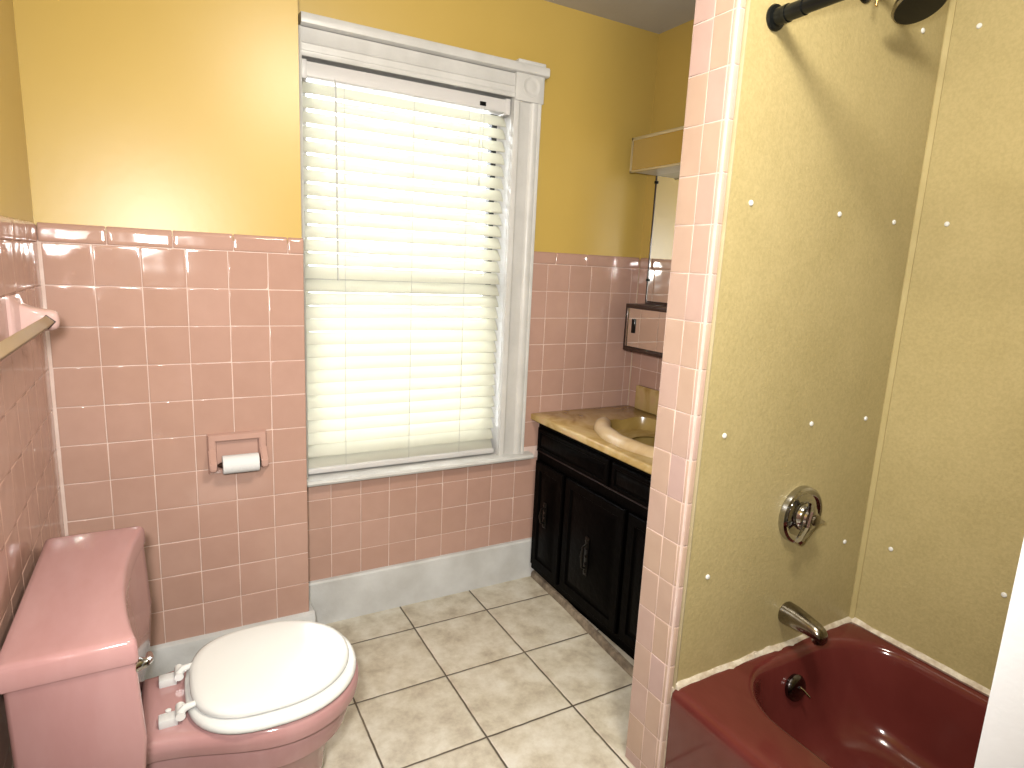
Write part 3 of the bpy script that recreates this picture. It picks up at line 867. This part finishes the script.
# caulk beads (irregular)
def bead(p0, p1, n_, axis, lip):
    bm = B(); rings = []
    random.seed(11 if axis == 0 else 12)
    wv = [random.uniform(.75, 1.3) for _ in range(n_+1)]
    for q_ in range(2): wv = [(wv[max(i-1, 0)]+2*wv[i]+wv[min(i+1, n_)])/4*(1.0 if random.random() > .06 else 1.35) for i in range(n_+1)]
    for k in range(n_+1):
        s = k/n_; x = p0[0]+(p1[0]-p0[0])*s; y = p0[1]+(p1[1]-p0[1])*s; z = p0[2]
        w = .010*wv[k]; h = .011*wv[-k-1]
        if axis == 0: rings.append([(x, y+.003, z-.006), (x, y-w-.003, z-.006), (x, y-w, z+.0025), (x, y-.006, z+h*.75), (x, y-.002, z+h), (x, y+.003, z+h)])
        else: rings.append([(x+.003, y, z-.006), (x-w-.003, y, z-.006), (x-w, y, z+.0025), (x-.006, y, z+h*.75), (x-.002, y, z+h), (x+.003, y, z+h)])
    add_loft(bm, rings)
    return obj('caulk_bead', bm, 'caulk', tubt, base=tbb)
bead((1.371, HY, .309), (2.108, HY, .309), 60, 0, 1)
bead((2.111, HY-.002, .309), (2.111, -2.66, .309), 100, 1, 1)
bm = B(); rings = []
for k in range(24):
    z = .305-.304*k/23; w = .004+.002*random.random()
    rings.append([(1.3745, -1.1500, z), (1.3690-w*.4, -1.1500, z), (1.3675-w*.4, -1.1540-w*.5, z), (1.3720, -1.1585, z)])
add_loft(bm, rings); obj('caulk_bead', bm, 'caulk', tubt, base=tbb)
# overflow plate with trip lever
oy = -1.2245; oz = .222
on = Vector((0, -1, .19)).normalized()
bm = B(); add_lathe(bm, (1.772, oy, oz), on, [(-.006, .036), (.004, .037), (.010, .033), (.014, .024), (.015, .002)], 32)
ov = obj('overflow_plate', bm, 'dark_chrome', tubt, base=tbb)
bm = B(); c0 = Vector((1.772, oy, oz))+on*.014
add_tube(bm, [c0+Vector((0,0,.006)), c0+on*.006+Vector((.004,0,.002)), c0+on*.026+Vector((.012,0,-.016))], [.004, .004, .003], 10); obj('trip_lever', bm, 'chrome', ov, base=tbb)
bm = B(); add_lathe(bm, (1.79, -1.36, .0345), (0,0,1), [(0, .030), (.003, .030), (.004, .022), (.002, .018)], 24); obj('drain', bm, 'chrome', tubt, base=tbb)

# ------------------------------------------------------------------ tub fixtures on the head wall
sb = Vector((1.778, HY, .418))
ts = thing('tub_spout', 'aged chrome tub spout on the tan wall above the burgundy tub', 'faucet', sb)
bm = B(); rings = []
path = [(0, .0, .031, .031), (.003, .0, .033, .033), (.03, .001, .031, .031), (.07, -.001, .027, .026), (.100, -.004, .024, .022), (.114, -.008, .022, .020), (.122, -.013, .019, .016), (.126, -.018, .012, .010)]
for t, dz, rx_, rz_ in path:
    rings.append([(1.778+rx_*math.cos(2*PI*k/24), HY-t, .418+dz+rz_*math.sin(2*PI*k/24)) for k in range(24)])
add_loft(bm, rings); obj('spout_body', bm, 'chrome_dull', ts, base=sb)
bm = B(); add_lathe(bm, (1.778, HY-.106, .405), (0,-.2,-1), [(0, .017), (.018, .0165), (.022, .014), (.020, .010), (.012, .009)], 20); obj('spout_outlet', bm, 'chrome_dull', ts, base=sb)

kb = Vector((1.772, HY, .717))
kv = thing('shower_valve', 'round chrome shower control with winged knob on the tan head wall', 'shower valve', kb)
bm = B(); add_lathe(bm, kb, (0,-1,0), [(0, .080), (.004, .081), (.016, .079), (.021, .073), (.019, .066), (.015, .060), (.018, .045), (.019, .034)], 48); obj('escutcheon', bm, 'chrome', kv, base=kb)
bm = B(); add_lathe(bm, kb+Vector((0,-.017,0)), (0,-1,0), [(0, .041), (.013, .040), (.018, .036), (.020, .028), (.026, .026)], 32); obj('barrel', bm, 'chrome', kv, base=kb)
bm = B()
def wing(y, s):
    pts = []
    for a, L in ((-128, .078), (-18, .052), (106, .052)):
        for da, r in ((-52, .022*s), (-14, .030*s+.1*(L-.05)), (-5, L*s), (5, L*s), (14, .030*s+.1*(L-.05))):
            t = math.radians(a+da)
            pts.append((kb.x+r*math.cos(t), y, kb.z+r*math.sin(t)))
    return pts
add_loft(bm, [wing(HY-.036, .8), wing(HY-.038, 1.0), wing(HY-.048, 1.0), wing(HY-.053, .88), wing(HY-.055, .4)])
kn = obj('knob', bm, 'chrome', kv, base=kb, ang=25)
bm = B(); add_lathe(bm, kb+Vector((0,-.053,0)), (0,-1,0), [(0, .016), (.006, .015), (.008, .010)], 20); obj('knob_cap', bm, 'chrome_dull', kn, base=kb)

db = Vector((1.452, HY, 1.896))
sr = thing('shower_rod', 'black metal shower curtain rod fixed to the tan head wall', 'shower rod', db)
bm = B(); add_lathe(bm, db, (0,-1,0), [(0, .026), (.004, .027), (.008, .025), (.010, .018), (.030, .0165), (.034, .015)], 32); obj('flange', bm, 'black_metal', sr, base=db)
bm = B(); add_tube(bm, [db+Vector((0,-.012,0)), db+Vector((0,-.075,.0))], .0165, 20); add_tube(bm, [db+Vector((0,-.07,0)), Vector((1.452, YN+.012, 1.896))], .0145, 20); add_tube(bm, [db+Vector((0,-.028,0)), db+Vector((0,-.036,0))], .0185, 20)
obj('rod', bm, 'black_metal', sr, base=db)
bm = B(); add_lathe(bm, (1.452, YN+.012, 1.896), (0,1,0), [(0, .030), (.004, .031), (.010, .028), (.013, .020), (.030, .019)], 32); obj('flange', bm, 'black_metal', sr, base=db)

ab = Vector((1.745, HY, 2.020))
sh = thing('overhead_shower', 'dark round shower head on an arm high on the tan head wall', 'shower head', ab)
bm = B(); add_lathe(bm, ab, (0,-1,0), [(0, .028), (.004, .028), (.010, .020), (.012, .014)], 28); obj('flange', bm, 'black_metal', sh, base=ab)
hd = Vector((1.797, -1.262, 1.970))
bm = B(); add_tube(bm, [ab, ab+Vector((.004,-.03,.012)), ab+Vector((.018,-.065,.012)), hd+Vector((-.004,.012,.034))], .0105, 14); obj('arm', bm, 'black_metal', sh, base=ab)
hn = Vector((-.10, -.42, -.90)).normalized()
bm = B(); add_lathe(bm, hd-hn*.045, hn, [(0, .010), (.008, .016), (.014, .016), (.024, .032), (.034, .053), (.044, .057), (.050, .055)], 36); obj('head', bm, 'chrome_dull', sh, base=ab)
bm = B(); add_lathe(bm, hd+hn*.0045, hn, [(0, .053), (.002, .052), (.003, .02), (.003, .001)], 36); obj('spray_face', bm, 'black', sh, base=ab)
bm = B(); add_lathe(bm, ab+Vector((.006, -.030, -.004)), (0,0,-1), [(0, .004), (.004, .004), (.006, .0025), (.038, .0025), (.040, .001)], 12); obj('drip_pin', bm, 'brass', sh, base=ab)

# ------------------------------------------------------------------ open door at the tub's foot
p_edge = Vector((1.085, -1.890)); p_hinge = Vector((1.196, YN+.03))
dv = (p_hinge-p_edge).normalized(); nv = Vector((dv.y, -dv.x))
if nv.x < 0: nv = -nv
bm = B(); thk = .035
def dpt(s, o, z): return (p_edge.x+dv.x*s+nv.x*o, p_edge.y+dv.y*s+nv.y*o, z)
L_ = (p_hinge-p_edge).length
base_r = [(0, 0), (L_, 0), (L_, thk), (0, thk)]
add_loft(bm, [[dpt(s, o, .008) for s, o in base_r], [dpt(s, o, 2.03) for s, o in base_r]])
bmesh.ops.bevel(bm, geom=bm.edges[:], offset=.002, segments=2, affect='EDGES')
dr = struct('door_1', bm, 'door', 'white painted door standing open beside the bathtub', 'door')
bm = B()
add_box(bm, DX0-.07, DX0, YN-.13, YN+.016, 0, DH+.07); add_box(bm, DX1+.012, DX1+.07, YN-.13, YN+.016, 0, DH+.07); add_box(bm, DX0, DX1+.012, YN-.13, YN+.016, DH, DH+.07)
struct('trim_3', bm, 'white', 'white door casing round the doorway', 'trim')

# ------------------------------------------------------------------ camera
rx_, ry_, rz_ = 1.3819, .0475, -.5144
cxr, sxr = math.cos(rx_), math.sin(rx_); cyr, syr = math.cos(ry_), math.sin(ry_); czr, szr = math.cos(rz_), math.sin(rz_)
Rm = Matrix(((czr,-szr,0),(szr,czr,0),(0,0,1))) @ Matrix(((1,0,0),(0,cxr,-sxr),(0,sxr,cxr))) @ Matrix(((cyr,-syr,0),(syr,cyr,0),(0,0,1)))
cam = bpy.data.cameras.new('camera'); co = bpy.data.objects.new('camera', cam); COL.objects.link(co)
co.matrix_world = Matrix.Translation((.2801, -2.165, 1.3486)) @ Rm.to_4x4()
cam.sensor_fit = 'HORIZONTAL'; cam.sensor_width = 36; cam.lens = 617.43/1024*36; cam.clip_start = .02
S.camera = co

# ------------------------------------------------------------------ lights
def point(name, loc, w, r, col):
    l = bpy.data.lights.new(name, 'POINT'); l.energy = w; l.shadow_soft_size = r; l.color = col
    o = bpy.data.objects.new(name, l); COL.objects.link(o); o.location = loc; return o
l = bpy.data.lights.new('camera_flash', 'SPOT'); l.energy = 84; l.shadow_soft_size = .05; l.color = (1.0, .975, .94)
l.spot_size = math.radians(122); l.spot_blend = 1.0
fl = bpy.data.objects.new('camera_flash', l); COL.objects.link(fl)
fl.matrix_world = co.matrix_world @ Matrix.Translation((-.070, .095, 0))
point('ceiling_lamp', (.93, -1.80, 2.26), 40, .13, (1, .945, .84))
w = bpy.data.worlds.new('World'); S.world = w; w.use_nodes = True
bg = w.node_tree.nodes['Background']; bg.inputs['Color'].default_value = (.93, .96, 1, 1); bg.inputs['Strength'].default_value = 9.0

S.view_settings.view_transform = 'Standard'; S.view_settings.look = 'None'
S.view_settings.exposure = .70; S.view_settings.gamma = 1; S.view_settings.use_curve_mapping = False
S.cycles.use_denoising = True
S.cycles.use_guiding = True; S.cycles.guiding_training_samples = 64
S.cycles.max_bounces = 8; S.cycles.diffuse_bounces = 1; S.cycles.sample_clamp_indirect = 0
